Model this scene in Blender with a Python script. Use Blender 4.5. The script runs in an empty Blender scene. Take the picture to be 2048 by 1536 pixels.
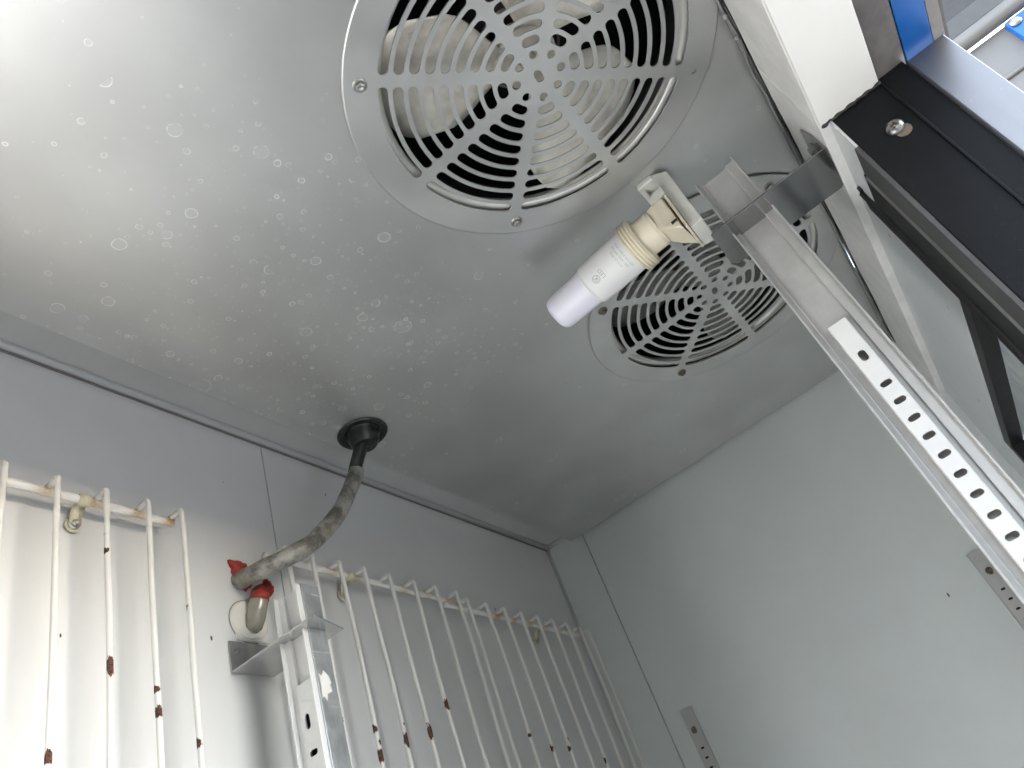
import bpy, bmesh, math, random
from mathutils import Vector, Matrix
random.seed(7)
PI = math.pi
C = bpy.context.scene.collection
scene = bpy.context.scene

# ------------------------------------------------------------------ camera
cam_d = bpy.data.cameras.new("camera")
cam = bpy.data.objects.new("camera", cam_d)
C.objects.link(cam)
cam_d.sensor_width = 36.0
cam_d.lens = 27.312
cam_d.clip_start, cam_d.clip_end = 0.01, 400
_r = Vector((0.5663, -0.7597, -0.3198)).normalized()
_f = Vector((0.7434, 0.3032, 0.5962)).normalized()
_u = _r.cross(_f).normalized()
_r = _f.cross(_u).normalized()
cam.matrix_world = Matrix(((_r.x, _u.x, -_f.x, 0.0), (_r.y, _u.y, -_f.y, 0.0), (_r.z, _u.z, -_f.z, 1.3), (0, 0, 0, 1)))
scene.camera = cam

# ------------------------------------------------------------------ world, sun, exposure
SUN_DIR = Vector((-0.32, 0.80, -0.375)).normalized()          # the way the light travels
elev = math.asin(-SUN_DIR.z)
azim = math.atan2(-SUN_DIR.x, -SUN_DIR.y)                    # compass angle of the sun seen from the ground
world = bpy.data.worlds.new("World")
scene.world = world
world.use_nodes = True
wn = world.node_tree.nodes
wl = world.node_tree.links
sky = wn.new("ShaderNodeTexSky")
sky.sky_type = 'NISHITA'
sky.sun_disc = False
sky.sun_elevation = elev
sky.sun_rotation = azim
sky.dust_density = 0.6
sky.air_density = 1.0
hsv = wn.new("ShaderNodeHueSaturation")
hsv.inputs["Saturation"].default_value = 0.5              # hazy, nearly white daylight
wl.new(sky.outputs[0], hsv.inputs["Color"])
wl.new(hsv.outputs[0], wn["Background"].inputs[0])
wn["Background"].inputs[1].default_value = 0.15
sun_d = bpy.data.lights.new("sun", 'SUN')
sun_d.energy = 3.2
sun_d.angle = math.radians(0.6)
sun_d.color = (1.0, 0.985, 0.97)
sun = bpy.data.objects.new("sun", sun_d)
C.objects.link(sun)
sun.location = (3, -4, 5)
sun.rotation_euler = SUN_DIR.to_track_quat('-Z', 'Y').to_euler()

scene.view_settings.view_transform = 'Standard'
scene.view_settings.look = 'None'
scene.view_settings.exposure = 3.74
scene.view_settings.gamma = 1.0
scene.render.engine = 'CYCLES'
cy = scene.cycles
world.cycles.sampling_method = 'NONE'
cy.use_denoising = True
cy.max_bounces = 14
cy.diffuse_bounces = 9
cy.glossy_bounces = 7
cy.transmission_bounces = 8
cy.sample_clamp_indirect = 6.0
cy.caustics_reflective = False
cy.caustics_refractive = False

# ------------------------------------------------------------------ materials
def mat_new(name):
    m = bpy.data.materials.new(name)
    m.use_nodes = True
    nt = m.node_tree
    return m, nt, nt.nodes, nt.links, nt.nodes["Principled BSDF"]

def math_node(N, L, op, a, b=None, c=None, clamp=False):
    n = N.new("ShaderNodeMath")
    n.operation = op
    n.use_clamp = clamp
    for i, v in enumerate((a, b, c)):
        if v is None:
            continue
        if isinstance(v, (int, float)):
            n.inputs[i].default_value = v
        else:
            L.new(v, n.inputs[i])
    return n.outputs[0]

def ramp(N, L, v, lo, hi):
    n = N.new("ShaderNodeMapRange")
    n.interpolation_type = 'SMOOTHSTEP'
    L.new(v, n.inputs[0])
    n.inputs[1].default_value, n.inputs[2].default_value = lo, hi
    return n.outputs[0]

def mixc(N, L, f, a, b):
    n = N.new("ShaderNodeMix")
    n.data_type = 'RGBA'
    if isinstance(f, (int, float)):
        n.inputs[0].default_value = f
    else:
        L.new(f, n.inputs[0])
    for k, v in ((6, a), (7, b)):
        if isinstance(v, tuple):
            n.inputs[k].default_value = (v[0], v[1], v[2], 1)
        else:
            L.new(v, n.inputs[k])
    return n.outputs[2]

def noise(N, L, vec, scale, detail=4, rough=0.55, dist=0.0):
    n = N.new("ShaderNodeTexNoise")
    n.inputs["Scale"].default_value = scale
    n.inputs["Detail"].default_value = detail
    n.inputs["Roughness"].default_value = rough
    n.inputs["Distortion"].default_value = dist
    L.new(vec, n.inputs["Vector"])
    return n.outputs[0]

def mapping(N, L, vec, loc=(0, 0, 0), rot=(0, 0, 0), sc=(1, 1, 1)):
    n = N.new("ShaderNodeMapping")
    n.inputs[1].default_value, n.inputs[2].default_value, n.inputs[3].default_value = loc, rot, sc
    L.new(vec, n.inputs[0])
    return n.outputs[0]

def coords(N):
    return N.new("ShaderNodeNewGeometry").outputs["Position"]

def bump(N, L, P, h, strength, dist=0.001):
    n = N.new("ShaderNodeBump")
    n.inputs["Strength"].default_value = strength
    n.inputs["Distance"].default_value = dist
    L.new(h, n.inputs["Height"])
    L.new(n.outputs[0], P.inputs["Normal"])

def worn(name, col, rough=0.4, metal=0.0, var=0.12, scale=25.0, rvar=0.15, bump_s=0.08, bump_scale=200.0,
         stretch=(1, 1, 1), fine=0.3, specks=0.0, speck_col=(0.05, 0.045, 0.04), scratch=0.0, spec=0.5):
    """one worn surface: tone and gloss wander, optional specks and fine scratches"""
    m, nt, N, L, P = mat_new(name)
    pos = coords(N)
    n1 = noise(N, L, pos, scale, 5 if fine else 2, 0.6)
    n2 = noise(N, L, mapping(N, L, pos, (3, 1, 2), (0, 0, 0), stretch), scale * 5, 3, 0.6)
    f = math_node(N, L, 'ADD', math_node(N, L, 'MULTIPLY', n1, 1 - fine), math_node(N, L, 'MULTIPLY', n2, fine))
    f = ramp(N, L, f, 0.3, 0.7)
    lo = tuple(max(0.0, c * (1 - var)) for c in col)
    hi = tuple(min(0.95, c * (1 + var)) for c in col)
    out = mixc(N, L, f, lo, hi)
    if specks > 0:
        v = N.new("ShaderNodeTexVoronoi")
        v.inputs["Scale"].default_value = 55
        L.new(mapping(N, L, pos, (0, 0, 0), (0.25, 0.3, 0.2), (1, 1.3, .45)), v.inputs["Vector"])
        d = v.outputs["Distance"]
        sp = N.new("ShaderNodeSeparateColor")
        L.new(v.outputs["Color"], sp.inputs[0])
        keep = math_node(N, L, 'GREATER_THAN', sp.outputs[0], 1.0 - specks)
        rad = math_node(N, L, 'MULTIPLY', sp.outputs[1], 0.075)
        k = math_node(N, L, 'MULTIPLY', math_node(N, L, 'LESS_THAN', d, rad), keep)
        out = mixc(N, L, k, out, speck_col)
    if scratch > 0:
        s = noise(N, L, mapping(N, L, pos, (0, 0, 0), (0.6, 0.2, 0.9), (14, 420, 420)), 1.0, 2, 0.5)
        s = math_node(N, L, 'MULTIPLY', ramp(N, L, s, 0.66, 0.72), ramp(N, L, n1, 0.45, 0.62))
        out = mixc(N, L, math_node(N, L, 'MULTIPLY', s, scratch), out, tuple(min(0.9, c * 1.9 + 0.05) for c in col))
    L.new(out, P.inputs["Base Color"])
    L.new(math_node(N, L, 'ADD', rough - rvar / 2, math_node(N, L, 'MULTIPLY', n1, rvar)), P.inputs["Roughness"])
    P.inputs["Metallic"].default_value = metal
    P.inputs["Specular IOR Level"].default_value = spec
    if bump_s > 0:
        bump(N, L, P, noise(N, L, mapping(N, L, pos, (0, 0, 0), (0, 0, 0), stretch), bump_scale, 3), bump_s)
    return m

def mat_panel():
    """grey sheet steel with rings left by dried water drops"""
    m, nt, N, L, P = mat_new("drop_stained_sheet_steel")
    pos = coords(N)
    nl = noise(N, L, pos, 9, 5, 0.6)
    nf = noise(N, L, pos, 90, 4, 0.6)
    base = mixc(N, L, ramp(N, L, math_node(N, L, 'ADD', math_node(N, L, 'MULTIPLY', noise(N, L, pos, 9, 2, .5), .9), math_node(N, L, 'MULTIPLY', nf, .1)), .3, .7),
                (0.54, 0.545, 0.54), (0.62, 0.625, 0.62))
    warp = N.new("ShaderNodeTexNoise")
    warp.inputs["Scale"].default_value = 130
    L.new(pos, warp.inputs["Vector"])
    wv = N.new("ShaderNodeVectorMath"); wv.operation = 'SUBTRACT'
    L.new(warp.outputs["Color"], wv.inputs[0]); wv.inputs[1].default_value = (.5, .5, .5)
    ws = N.new("ShaderNodeVectorMath"); ws.operation = 'SCALE'
    L.new(wv.outputs[0], ws.inputs[0]); ws.inputs["Scale"].default_value = 0.0018
    wa = N.new("ShaderNodeVectorMath"); wa.operation = 'ADD'
    L.new(pos, wa.inputs[0]); L.new(ws.outputs[0], wa.inputs[1])
    px = N.new("ShaderNodeSeparateXYZ"); L.new(pos, px.inputs[0])
    # where the drops hung: a belt left of the second fan and towards the back wall
    bx = math_node(N, L, 'MULTIPLY', ramp(N, L, px.outputs[0], 0.10, 0.34), ramp(N, L, px.outputs[0], 0.66, 0.50))
    by = ramp(N, L, px.outputs[1], 0.10, 0.27)
    belt = math_node(N, L, 'MULTIPLY', bx, by)
    belt = math_node(N, L, 'MULTIPLY', belt, math_node(N, L, 'ADD', .45, math_node(N, L, 'MULTIPLY', nl, 1.0)))
    rims, fills = None, None
    for sc, lo, hi, rmax, wd, amt, off in ((40, .03, .38, .22, .026, 1.0, 0), (85, .03, .36, .20, .045, .8, 3), (190, .01, .22, .22, .09, .35, 8), (19, .025, .05, .20, .014, .7, 5)):
        v = N.new("ShaderNodeTexVoronoi")
        v.voronoi_dimensions = '2D'
        v.inputs["Scale"].default_value = sc
        v.inputs["Randomness"].default_value = 0.9
        L.new(mapping(N, L, wa.outputs[0], (off, off * 2, 0)), v.inputs["Vector"])
        s = N.new("ShaderNodeSeparateColor"); L.new(v.outputs["Color"], s.inputs[0])
        r = math_node(N, L, 'MULTIPLY_ADD', math_node(N, L, 'POWER', s.outputs[0], 1.6), rmax * .75, rmax * .25)
        prob = math_node(N, L, 'MULTIPLY_ADD', belt, hi, lo)
        keep = math_node(N, L, 'LESS_THAN', s.outputs[1], prob)
        d = v.outputs["Distance"]
        ring = ramp(N, L, math_node(N, L, 'ABSOLUTE', math_node(N, L, 'SUBTRACT', d, r)), wd, 0.0)
        inside = math_node(N, L, 'LESS_THAN', d, r)
        brk = ramp(N, L, nf, .36, .52)
        ring = math_node(N, L, 'MULTIPLY', math_node(N, L, 'MULTIPLY', ring, keep), math_node(N, L, 'MULTIPLY', brk, amt))
        inside = math_node(N, L, 'MULTIPLY', math_node(N, L, 'MULTIPLY', inside, keep), .10 * amt)
        rims = ring if rims is None else math_node(N, L, 'MAXIMUM', rims, ring)
        fills = inside if fills is None else math_node(N, L, 'MAXIMUM', fills, inside)
    lime = math_node(N, L, 'MAXIMUM', rims, fills, clamp=True)
    L.new(mixc(N, L, math_node(N, L, 'MULTIPLY', lime, .85), base, (0.90, 0.91, 0.89)), P.inputs["Base Color"])
    L.new(math_node(N, L, 'MULTIPLY_ADD', lime, -.40, .78), P.inputs["Metallic"])
    L.new(math_node(N, L, 'ADD', math_node(N, L, 'MULTIPLY_ADD', nl, .08, .32), math_node(N, L, 'MULTIPLY', lime, .35)), P.inputs["Roughness"])
    soft = noise(N, L, pos, 7, 0.5, .4)
    h = math_node(N, L, 'ADD', math_node(N, L, 'MULTIPLY', soft, 6.0), math_node(N, L, 'MULTIPLY', rims, .08))
    bump(N, L, P, h, .10, .0008)
    return m

def mat_rusty_paint(name, col, rough=.35):
    """white coated wire; the point attribute rust opens chips to brown steel, stain gives a yellow run"""
    m, nt, N, L, P = mat_new(name)
    pos = coords(N)
    a = N.new("ShaderNodeAttribute"); a.attribute_name = "rust"
    b = N.new("ShaderNodeAttribute"); b.attribute_name = "stain"
    n = noise(N, L, mapping(N, L, pos, (0, 0, 0), (0, 0, 0), (1.3, 1.3, .55)), 420, 4, .7)
    n2 = noise(N, L, pos, 60, 4, .6)
    base = mixc(N, L, n2, tuple(c * .93 for c in col), col)
    yel = mixc(N, L, n, (.36, .17, .035), (.58, .42, .17))
    st = math_node(N, L, 'MULTIPLY', b.outputs["Fac"], ramp(N, L, n, .22, .55))
    out = mixc(N, L, st, base, yel)
    chip = ramp(N, L, math_node(N, L, 'ADD', a.outputs["Fac"], math_node(N, L, 'MULTIPLY', n, 1.25)), 1.13, 1.19)
    edge = ramp(N, L, math_node(N, L, 'ADD', a.outputs["Fac"], math_node(N, L, 'MULTIPLY', n, 1.25)), 1.0, 1.15)
    brown = mixc(N, L, ramp(N, L, noise(N, L, pos, 700, 3, .6), .4, .6), (.022, .015, .013), (.12, .04, .018))
    out = mixc(N, L, math_node(N, L, 'MULTIPLY', edge, .35), out, (.55, .36, .16))
    out = mixc(N, L, chip, out, brown)
    L.new(out, P.inputs["Base Color"])
    L.new(math_node(N, L, 'MULTIPLY_ADD', chip, .45, rough), P.inputs["Roughness"])
    h = math_node(N, L, 'ADD', math_node(N, L, 'MULTIPLY', n2, .5), math_node(N, L, 'MULTIPLY', chip, -1.0))
    bump(N, L, P, h, .35, .0006)
    return m

def mat_hose():
    m, nt, N, L, P = mat_new("dirty_clear_hose")
    pos = coords(N)
    n = noise(N, L, pos, 48, 7, .68, .3)
    n2 = noise(N, L, pos, 260, 4, .6)
    c = mixc(N, L, ramp(N, L, n, .37, .63), (.34, .33, .30), (.075, .072, .064))
    c = mixc(N, L, math_node(N, L, 'MULTIPLY', ramp(N, L, noise(N, L, mapping(N, L, pos, (5, 5, 5)), 38, 4), .54, .66), .6), c, (.24, .21, .13))
    c = mixc(N, L, ramp(N, L, n2, .58, .74), c, (.16, .15, .13))
    L.new(c, P.inputs["Base Color"])
    P.inputs["Roughness"].default_value = .42
    P.inputs["Coat Weight"].default_value = .1
    bump(N, L, P, n2, .25, .001)
    return m

M = {}
M['panel'] = mat_panel()
M['guard'] = worn("scuffed_aluminium", (.57, .575, .57), 0.36, .72, .09, 14, 0.08, 0, fine=0)
M['lip'] = worn("bright_rolled_lip", (.80, .785, .75), 0.34, .55, .04, 30, 0.04, 0)
M['blade'] = worn("dusty_lit_aluminium", (.80, .745, .665), 0.37, .15, .30, 18, 0.1, .06, 90, specks=.2)  # warm light and shadow blotches are put into this blade colour
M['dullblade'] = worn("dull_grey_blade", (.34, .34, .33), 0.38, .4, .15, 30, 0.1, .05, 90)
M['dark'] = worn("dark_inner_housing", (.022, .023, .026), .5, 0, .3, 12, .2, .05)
M['wall'] = worn("white_painted_liner", (.63, .637, .64), 0.37, 0, .035, 6, 0.1, .04, 60, specks=.28)
M['side'] = worn("grey_painted_liner", (.645, .69, .692), 0.35, 0, .035, 5, 0.08, .04, 60, specks=.10)
M['ceil'] = worn("grey_ceiling_liner", (.50, .51, .51), .38, 0, .05, 8, .1, .03)
M['flange'] = worn("dull_flange_sheet", (.30, .305, .30), .6, .2, .12, 30, .1, .05)
M['header'] = worn("dusty_header_sheet", (.80, .795, .78), .45, 0, .10, 20, .2, .06, 120, specks=.25)
M['frameface'] = worn("spotted_white_enamel", (.64, .665, .68), 0.36, 0, .05, 10, 0.08, .05, 40, specks=.75)
M['white'] = worn("white_throat_plastic", (.80, .79, .76), .45, 0, .03, 8, .1, .02, specks=.1)
M['black'] = worn("black_frame_coat", (.0075, .008, .009), .46, 0, .2, 20, .2, .05, 200, scratch=.2, spec=.12)
M['gasket'] = worn("black_rubber", (.008, .008, .009), .55, 0, .2, 60, .2, .1)
M['steel'] = worn("brushed_stainless", (.22, .22, .225), .36, .9, .08, 14, .12, .03, 300, stretch=(1, 1, .05), scratch=.25)
M['bracket'] = worn("smeared_stainless_bracket", (.58, .58, .57), 0.2, .88, .10, 25, 0.06, 0, fine=0)
M['darkreflection'] = worn("dark_reflection_bracket", (.30, .30, .30), .13, .95, .06, 18, .05, 0, fine=0)  # stainless darkened in colour to stand for the dark interior it reflects
M['greyrubber'] = worn("dark_grey_rubber", (.055, .055, .055), .6, 0, .2, 30, .1, 0)
M['alu'] = worn("dull_aluminium_channel", (.55, .55, .545), .40, .45, .08, 30, .16, .015, 60, scratch=.25, specks=.45)
M['galv'] = worn("scratched_galvanised_face", (.43, .45, .465), 0.4, .7, .22, 55, 0.12, .12, 220, stretch=(1, 1, .3), scratch=.9)
M['strip'] = worn("white_slotted_strip", (.78, .785, .785), 0.35, .05, .03, 20, 0.06, .03, specks=.12)
M['standard'] = worn("grey_slotted_strip", (.48, .49, .49), .35, .25, .06, 20, .1, .03)
M['wire'] = mat_rusty_paint("chipped_white_wire", (.76, .75, .72))
M['screw'] = worn("dull_zinc_screw", (.40, .40, .385), .38, .85, .25, 200, .2, .15)
M['rusty'] = worn("rusty_screw", (.17, .14, .105), .55, .5, .45, 260, .2, .3)
M['holder'] = worn("cream_plastic", (.74, .68, .54), .42, 0, .05, 30, .1, .02)
M['clip'] = worn("yellowed_clip", (.60, .55, .40), .4, 0, .12, 120, .1, .05)
M['holder2'] = worn("pale_grey_plastic", (.66, .67, .62), .42, 0, .04, 30, .1, .02)
M['bulb'] = worn("white_bulb_plastic", (.76, .77, .77), .42, 0, .015, 20, .06, 0)
M['print'] = worn("grey_print", (.42, .43, .43), .5, 0, .05, 50, .05, 0)
M['hose'] = mat_hose()
M['blackplastic'] = worn("black_plastic", (.014, .015, .016), .30, 0, .2, 40, .1, .03)
M['soot'] = worn("black_pipe_end", (.012, .011, .011), .5, 0, .5, 300, .3, .5, 350)
M['red'] = worn("red_sealant", (.30, .026, .016), .55, 0, .35, 120, .25, .5, 260)
M['duct'] = worn("cream_flange", (.70, .69, .65), .45, 0, .03, 30, .1, .03)
M['blue'] = worn("blue_paint", (.0, .085, .33), 0.38, 0, .18, 14, 0.1, .06, 60, specks=.3)
M['brownsteel'] = worn("stained_steel_fascia", (.20, .185, .18), 0.4, .45, .35, 14, 0.14, .08, 150, scratch=.3)
M['darkpanel'] = worn("dark_grey_board", (.095, .092, .085), .6, 0, .25, 20, .2, .1)
M['greystrip'] = worn("grey_board", (.20, .19, .18), .6, 0, .15, 20, .2, .1)
M['shadedwhite'] = worn("shade_darkened_white_paint", (.12, .112, .106), .5, 0, .06, 8, .1, .05, specks=.2)  # white paint darkened in colour, in place of shade from a canopy
M['limewash'] = worn("limewashed_wall", (.77, .785, .80), .8, 0, .06, 2, .1, .1, 30)
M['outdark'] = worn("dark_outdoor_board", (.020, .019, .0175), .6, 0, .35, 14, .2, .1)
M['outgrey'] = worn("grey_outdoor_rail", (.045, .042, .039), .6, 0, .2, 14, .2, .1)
M['cabtop'] = worn("cabinet_top_sheet", (.4, .4, .4), .5)
M['ground'] = worn("concrete_ground", (.15, .15, .15), .85, 0, .15, 3, .1, .2, 60)

m_, nt_, N_, L_, P_ = mat_new("milky_diffuser")
P_.inputs["Base Color"].default_value = (.80, .80, .90, 1)
P_.inputs["Roughness"].default_value = .35
P_.inputs["Subsurface Weight"].default_value = .35
P_.inputs["Subsurface Radius"].default_value = (.006, .006, .007)
L_.new(mixc(N_, L_, noise(N_, L_, coords(N_), 40, 2), (.77, .77, .875), (.80, .80, .90)), P_.inputs["Base Color"])
M['diffuser'] = m_
m_, nt_, N_, L_, P_ = mat_new("fogged_glass")
p_ = coords(N_)
n_ = noise(N_, L_, mapping(N_, L_, p_, (0, 0, 0), (0, .3, 0), (30, 30, 9)), 1.6, 4, .6, .6)
L_.new(mixc(N_, L_, n_, (.36, .39, .385), (.56, .59, .58)), P_.inputs["Base Color"])
P_.inputs["Roughness"].default_value = .22
P_.inputs["Transmission Weight"].default_value = .05
bump(N_, L_, P_, n_, .7, .004)
M['glass'] = m_
m_, nt_, N_, L_, P_ = mat_new("yellowed_clear_tube")
p_ = coords(N_)
L_.new(mixc(N_, L_, noise(N_, L_, p_, 120, 4), (.40, .38, .32), (.60, .58, .50)), P_.inputs["Base Color"])
P_.inputs["Roughness"].default_value = .18
P_.inputs["Transmission Weight"].default_value = .45
M['cleartube'] = m_

# ------------------------------------------------------------------ mesh helpers
def link(name, me, mat, parent=None, origin=(0, 0, 0)):
    o = bpy.data.objects.new(name, me)
    C.objects.link(o)
    if mat is not None:
        me.materials.clear()
        me.materials.append(M[mat] if isinstance(mat, str) else mat)
    org = Vector(origin)
    if parent is not None:
        o.parent = parent
        o.location = org - world_loc(parent)
    else:
        o.location = org
    return o

def world_loc(o):
    v = Vector(o.location)
    while o.parent:
        o = o.parent
        v += Vector(o.location)
    return v

def obj(name, bm, mat, parent=None, origin=None, smooth=False, bevel=0.0, solid=0.0, solid_off=1.0, auto=None):
    """link a bmesh given in world coordinates as one object whose origin is its own middle"""
    if origin is None:
        lo = Vector((1e9,) * 3); hi = Vector((-1e9,) * 3)
        for v in bm.verts:
            for k in range(3):
                lo[k] = min(lo[k], v.co[k]); hi[k] = max(hi[k], v.co[k])
        origin = (lo + hi) / 2
    origin = Vector(origin)
    for v in bm.verts:
        v.co -= origin
    me = bpy.data.meshes.new(name)
    bmesh.ops.recalc_face_normals(bm, faces=bm.faces[:])
    bm.to_mesh(me)
    bm.free()
    if smooth:
        for p in me.polygons:
            p.use_smooth = True
    if auto is not None:
        try:
            me.set_sharp_from_angle(angle=math.radians(auto))
        except Exception:
            pass
    o = link(name, me, mat, parent, origin)
    if solid:
        s = o.modifiers.new("solid", 'SOLIDIFY')
        s.thickness = solid; s.offset = solid_off
    if bevel:
        b = o.modifiers.new("bevel", 'BEVEL')
        b.width = bevel; b.segments = 2; b.limit_method = 'ANGLE'
    return o

def empty(name, loc):
    o = bpy.data.objects.new(name, None)
    o.empty_display_size = .02
    C.objects.link(o)
    o.location = loc
    return o

def tag(o, label=None, cat=None, group=None, kind=None):
    if label: o['label'] = label
    if cat: o['category'] = cat
    if group: o['group'] = group
    if kind: o['kind'] = kind
    return o

def add_box(bm, lo, hi):
    vs = [bm.verts.new((x, y, z)) for x in (lo[0], hi[0]) for y in (lo[1], hi[1]) for z in (lo[2], hi[2])]
    for f in ((0, 1, 3, 2), (4, 6, 7, 5), (0, 4, 5, 1), (2, 3, 7, 6), (0, 2, 6, 4), (1, 5, 7, 3)):
        bm.faces.new([vs[i] for i in f])
    return bm

def box(lo, hi):
    return add_box(bmesh.new(), lo, hi)

def add_tube(bm, pts, rad, n=10, caps=True):
    """sweep a circle along points; rad is a number or a list. Returns rings"""
    pts = [Vector(p) for p in pts]
    rads = rad if isinstance(rad, (list, tuple)) else [rad] * len(pts)
    rings = []
    up = None
    for i, p in enumerate(pts):
        t = (pts[min(i + 1, len(pts) - 1)] - pts[max(i - 1, 0)]).normalized()
        if up is None:
            up = Vector((0, 0, 1)) if abs(t.z) < .9 else Vector((1, 0, 0))
        up = (up - t * up.dot(t)).normalized()
        sd = t.cross(up)
        rings.append([bm.verts.new(p + (up * math.cos(a) + sd * math.sin(a)) * rads[i]) for a in [2 * PI * k / n for k in range(n)]])
    for a, b in zip(rings, rings[1:]):
        for k in range(n):
            bm.faces.new((a[k], a[(k + 1) % n], b[(k + 1) % n], b[k]))
    if caps:
        bm.faces.new(rings[0][::-1]); bm.faces.new(rings[-1])
    return rings

def tube(pts, rad, n=10, caps=True):
    bm = bmesh.new()
    add_tube(bm, pts, rad, n, caps)
    return bm

def lathe(base, axis, prof, n=32, squash=None):
    """revolve (radius, height) about axis from base"""
    bm = bmesh.new()
    base = Vector(base); ax = Vector(axis).normalized()
    u = ax.orthogonal().normalized(); w = ax.cross(u)
    prev = None
    for r, h in prof:
        c = base + ax * h
        if r < 1e-6:
            ring = [bm.verts.new(c)]
        else:
            ring = [bm.verts.new(c + (u * math.cos(2 * PI * k / n) + w * math.sin(2 * PI * k / n)) * r) for k in range(n)]
        if prev is not None:
            if len(prev) == 1 and len(ring) > 1:
                for k in range(n): bm.faces.new((prev[0], ring[k], ring[(k + 1) % n]))
            elif len(ring) == 1 and len(prev) > 1:
                for k in range(n): bm.faces.new((prev[k], ring[0], prev[(k + 1) % n]))
            else:
                for k in range(n): bm.faces.new((prev[k], prev[(k + 1) % n], ring[(k + 1) % n], ring[k]))
        prev = ring
    return bm

def sheet(loops, to3d, outer_first=True):
    """flat sheet with holes: first loop is the outline, the rest are holes (2-D points), mapped by to3d"""
    bm = bmesh.new()
    edges = []
    for lp in loops:
        vs = [bm.verts.new((p[0], p[1], 0)) for p in lp]
        for i in range(len(vs)):
            edges.append(bm.edges.new((vs[i], vs[(i + 1) % len(vs)])))
    bmesh.ops.triangle_fill(bm, use_beauty=True, use_dissolve=False, edges=edges, normal=(0, 0, 1))
    for v in bm.verts:
        v.co = Vector(to3d(v.co.x, v.co.y))
    return bm

def slotted(ya, yb, bottom, top, holes, to3d):
    """long strip with a column of holes, cut into one cell per hole; holes are (centre height, loop), top first"""
    bm = bmesh.new()
    cuts = [top] + [(a[0] + b[0]) / 2 for a, b in zip(holes, holes[1:])] + [bottom]
    for (zc, lp), zt, zb in zip(holes, cuts, cuts[1:]):
        c = sheet([[(ya, zb), (yb, zb), (yb, zt), (ya, zt)], lp], lambda x, y: (x, y, 0))
        c.verts.index_update()
        vm = [bm.verts.new(to3d(v.co.x, v.co.y)) for v in c.verts]
        for f in c.faces: bm.faces.new([vm[v.index] for v in f.verts])
        c.free()
    bmesh.ops.remove_doubles(bm, verts=bm.verts[:], dist=1e-6)
    return bm

def slot_loop(cx, cy, lx, ly, n=5):
    """rounded slot, lx by ly, long way is whichever is larger"""
    out = []
    if lx >= ly:
        r = ly / 2; h = lx / 2 - r
        for k in range(n + 1):
            a = -PI / 2 + PI * k / n; out.append((cx + h + r * math.cos(a), cy + r * math.sin(a)))
        for k in range(n + 1):
            a = PI / 2 + PI * k / n; out.append((cx - h + r * math.cos(a), cy + r * math.sin(a)))
    else:
        r = lx / 2; h = ly / 2 - r
        for k in range(n + 1):
            a = PI * k / n; out.append((cx + r * math.cos(a), cy + h + r * math.sin(a)))
        for k in range(n + 1):
            a = PI + PI * k / n; out.append((cx + r * math.cos(a), cy - h + r * math.sin(a)))
    return out

def circle(cx, cy, r, n=24):
    return [(cx + r * math.cos(2 * PI * k / n), cy + r * math.sin(2 * PI * k / n)) for k in range(n)]

# ------------------------------------------------------------------ the setting: ground, cabinet liner
XR, YB, ZC = 1.03, 0.478, 1.82            # right wall, back wall, ceiling liner
bm = bmesh.new()
vs = [bm.verts.new(p) for p in ((-60, -60, 0), (60, -60, 0), (60, 60, 0), (-60, 60, 0))]
bm.faces.new(vs)
tag(obj("ground", bm, 'ground'), kind='structure')

back = empty("back_wall", (0.25, YB, 0.2)); tag(back, kind='structure')
obj("wall_panel", box((-0.50, YB, 0.2), (0.4722, YB + .02, ZC + .10)), 'wall', back, bevel=.0006)
obj("wall_panel", box((0.4734, YB, 0.2), (XR + .02, YB + .02, ZC + .10)), 'wall', back, bevel=.0006)
obj("seam_backing", box((0.465, YB + .004, 0.2), (0.48, YB + .019, ZC)), 'dark', back)
right = empty("side_wall", (XR, 0.15, 0.2)); tag(right, kind='structure')
obj("wall_panel", box((XR, -0.16, 0.2), (XR + .02, 0.4119, ZC + .10)), 'side', right, bevel=.0006)
obj("wall_panel", box((XR, 0.4131, 0.2), (XR + .02, YB - .0005, ZC + .10)), 'side', right, bevel=.0006)
obj("seam_backing", box((XR + .004, .405, 0.2), (XR + .019, .42, ZC)), 'dark', right)
# soft bead of filler in the corner of the two walls
obj("corner_bead", tube([(XR - .0006, YB - .0006, .2), (XR - .0006, YB - .0006, ZC)], .0035, 8), 'side', right, smooth=True)
left = empty("left_wall", (-0.2, .15, .2)); tag(left, kind='structure')
obj("wall_panel", box((-0.30, -0.16, 0.2), (-0.281, YB - .0005, 1.7985)), 'darkpanel', left)
obj("front_return", box((-0.30, -0.1995, 0.2), (-0.20, -.1605, 1.696)), 'black', left)
tag(obj("floor", box((-0.5, -0.16, 0.16), (XR, YB, 0.199)), "darkpanel"), kind='structure')
ceil = tag(obj("ceiling", box((-0.5, .42, ZC), (XR, YB - .0003, ZC + .02)), 'ceil'), kind='structure')
obj("cove_bead", tube([(-0.5, YB - .003, ZC - .001), (XR - .003, YB - .003, ZC - .001)], .0042, 10), 'ceil', ceil, smooth=True)
obj("cove_groove", box((-0.5, YB - .0022, ZC - .0066), (XR - .001, YB - .0003, ZC - .0054)), 'greystrip', ceil)
obj("cove_bead", tube([(XR - .003, .424, ZC - .001), (XR - .003, YB - .004, ZC - .001)], .0042, 10), 'ceil', ceil, smooth=True)

tag(obj("cabinet_top", box((-.53, -.199, 2.001), (1.06, .51, 2.05)), 'cabtop'), kind='structure')

tag(obj("sky_blocker_wall", box((-1.8, -6, 0), (-1.6, -1.1, 3.2)), 'darkpanel'), kind='structure')  # added dark wall out of view, blocks sky light from the left front

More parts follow.
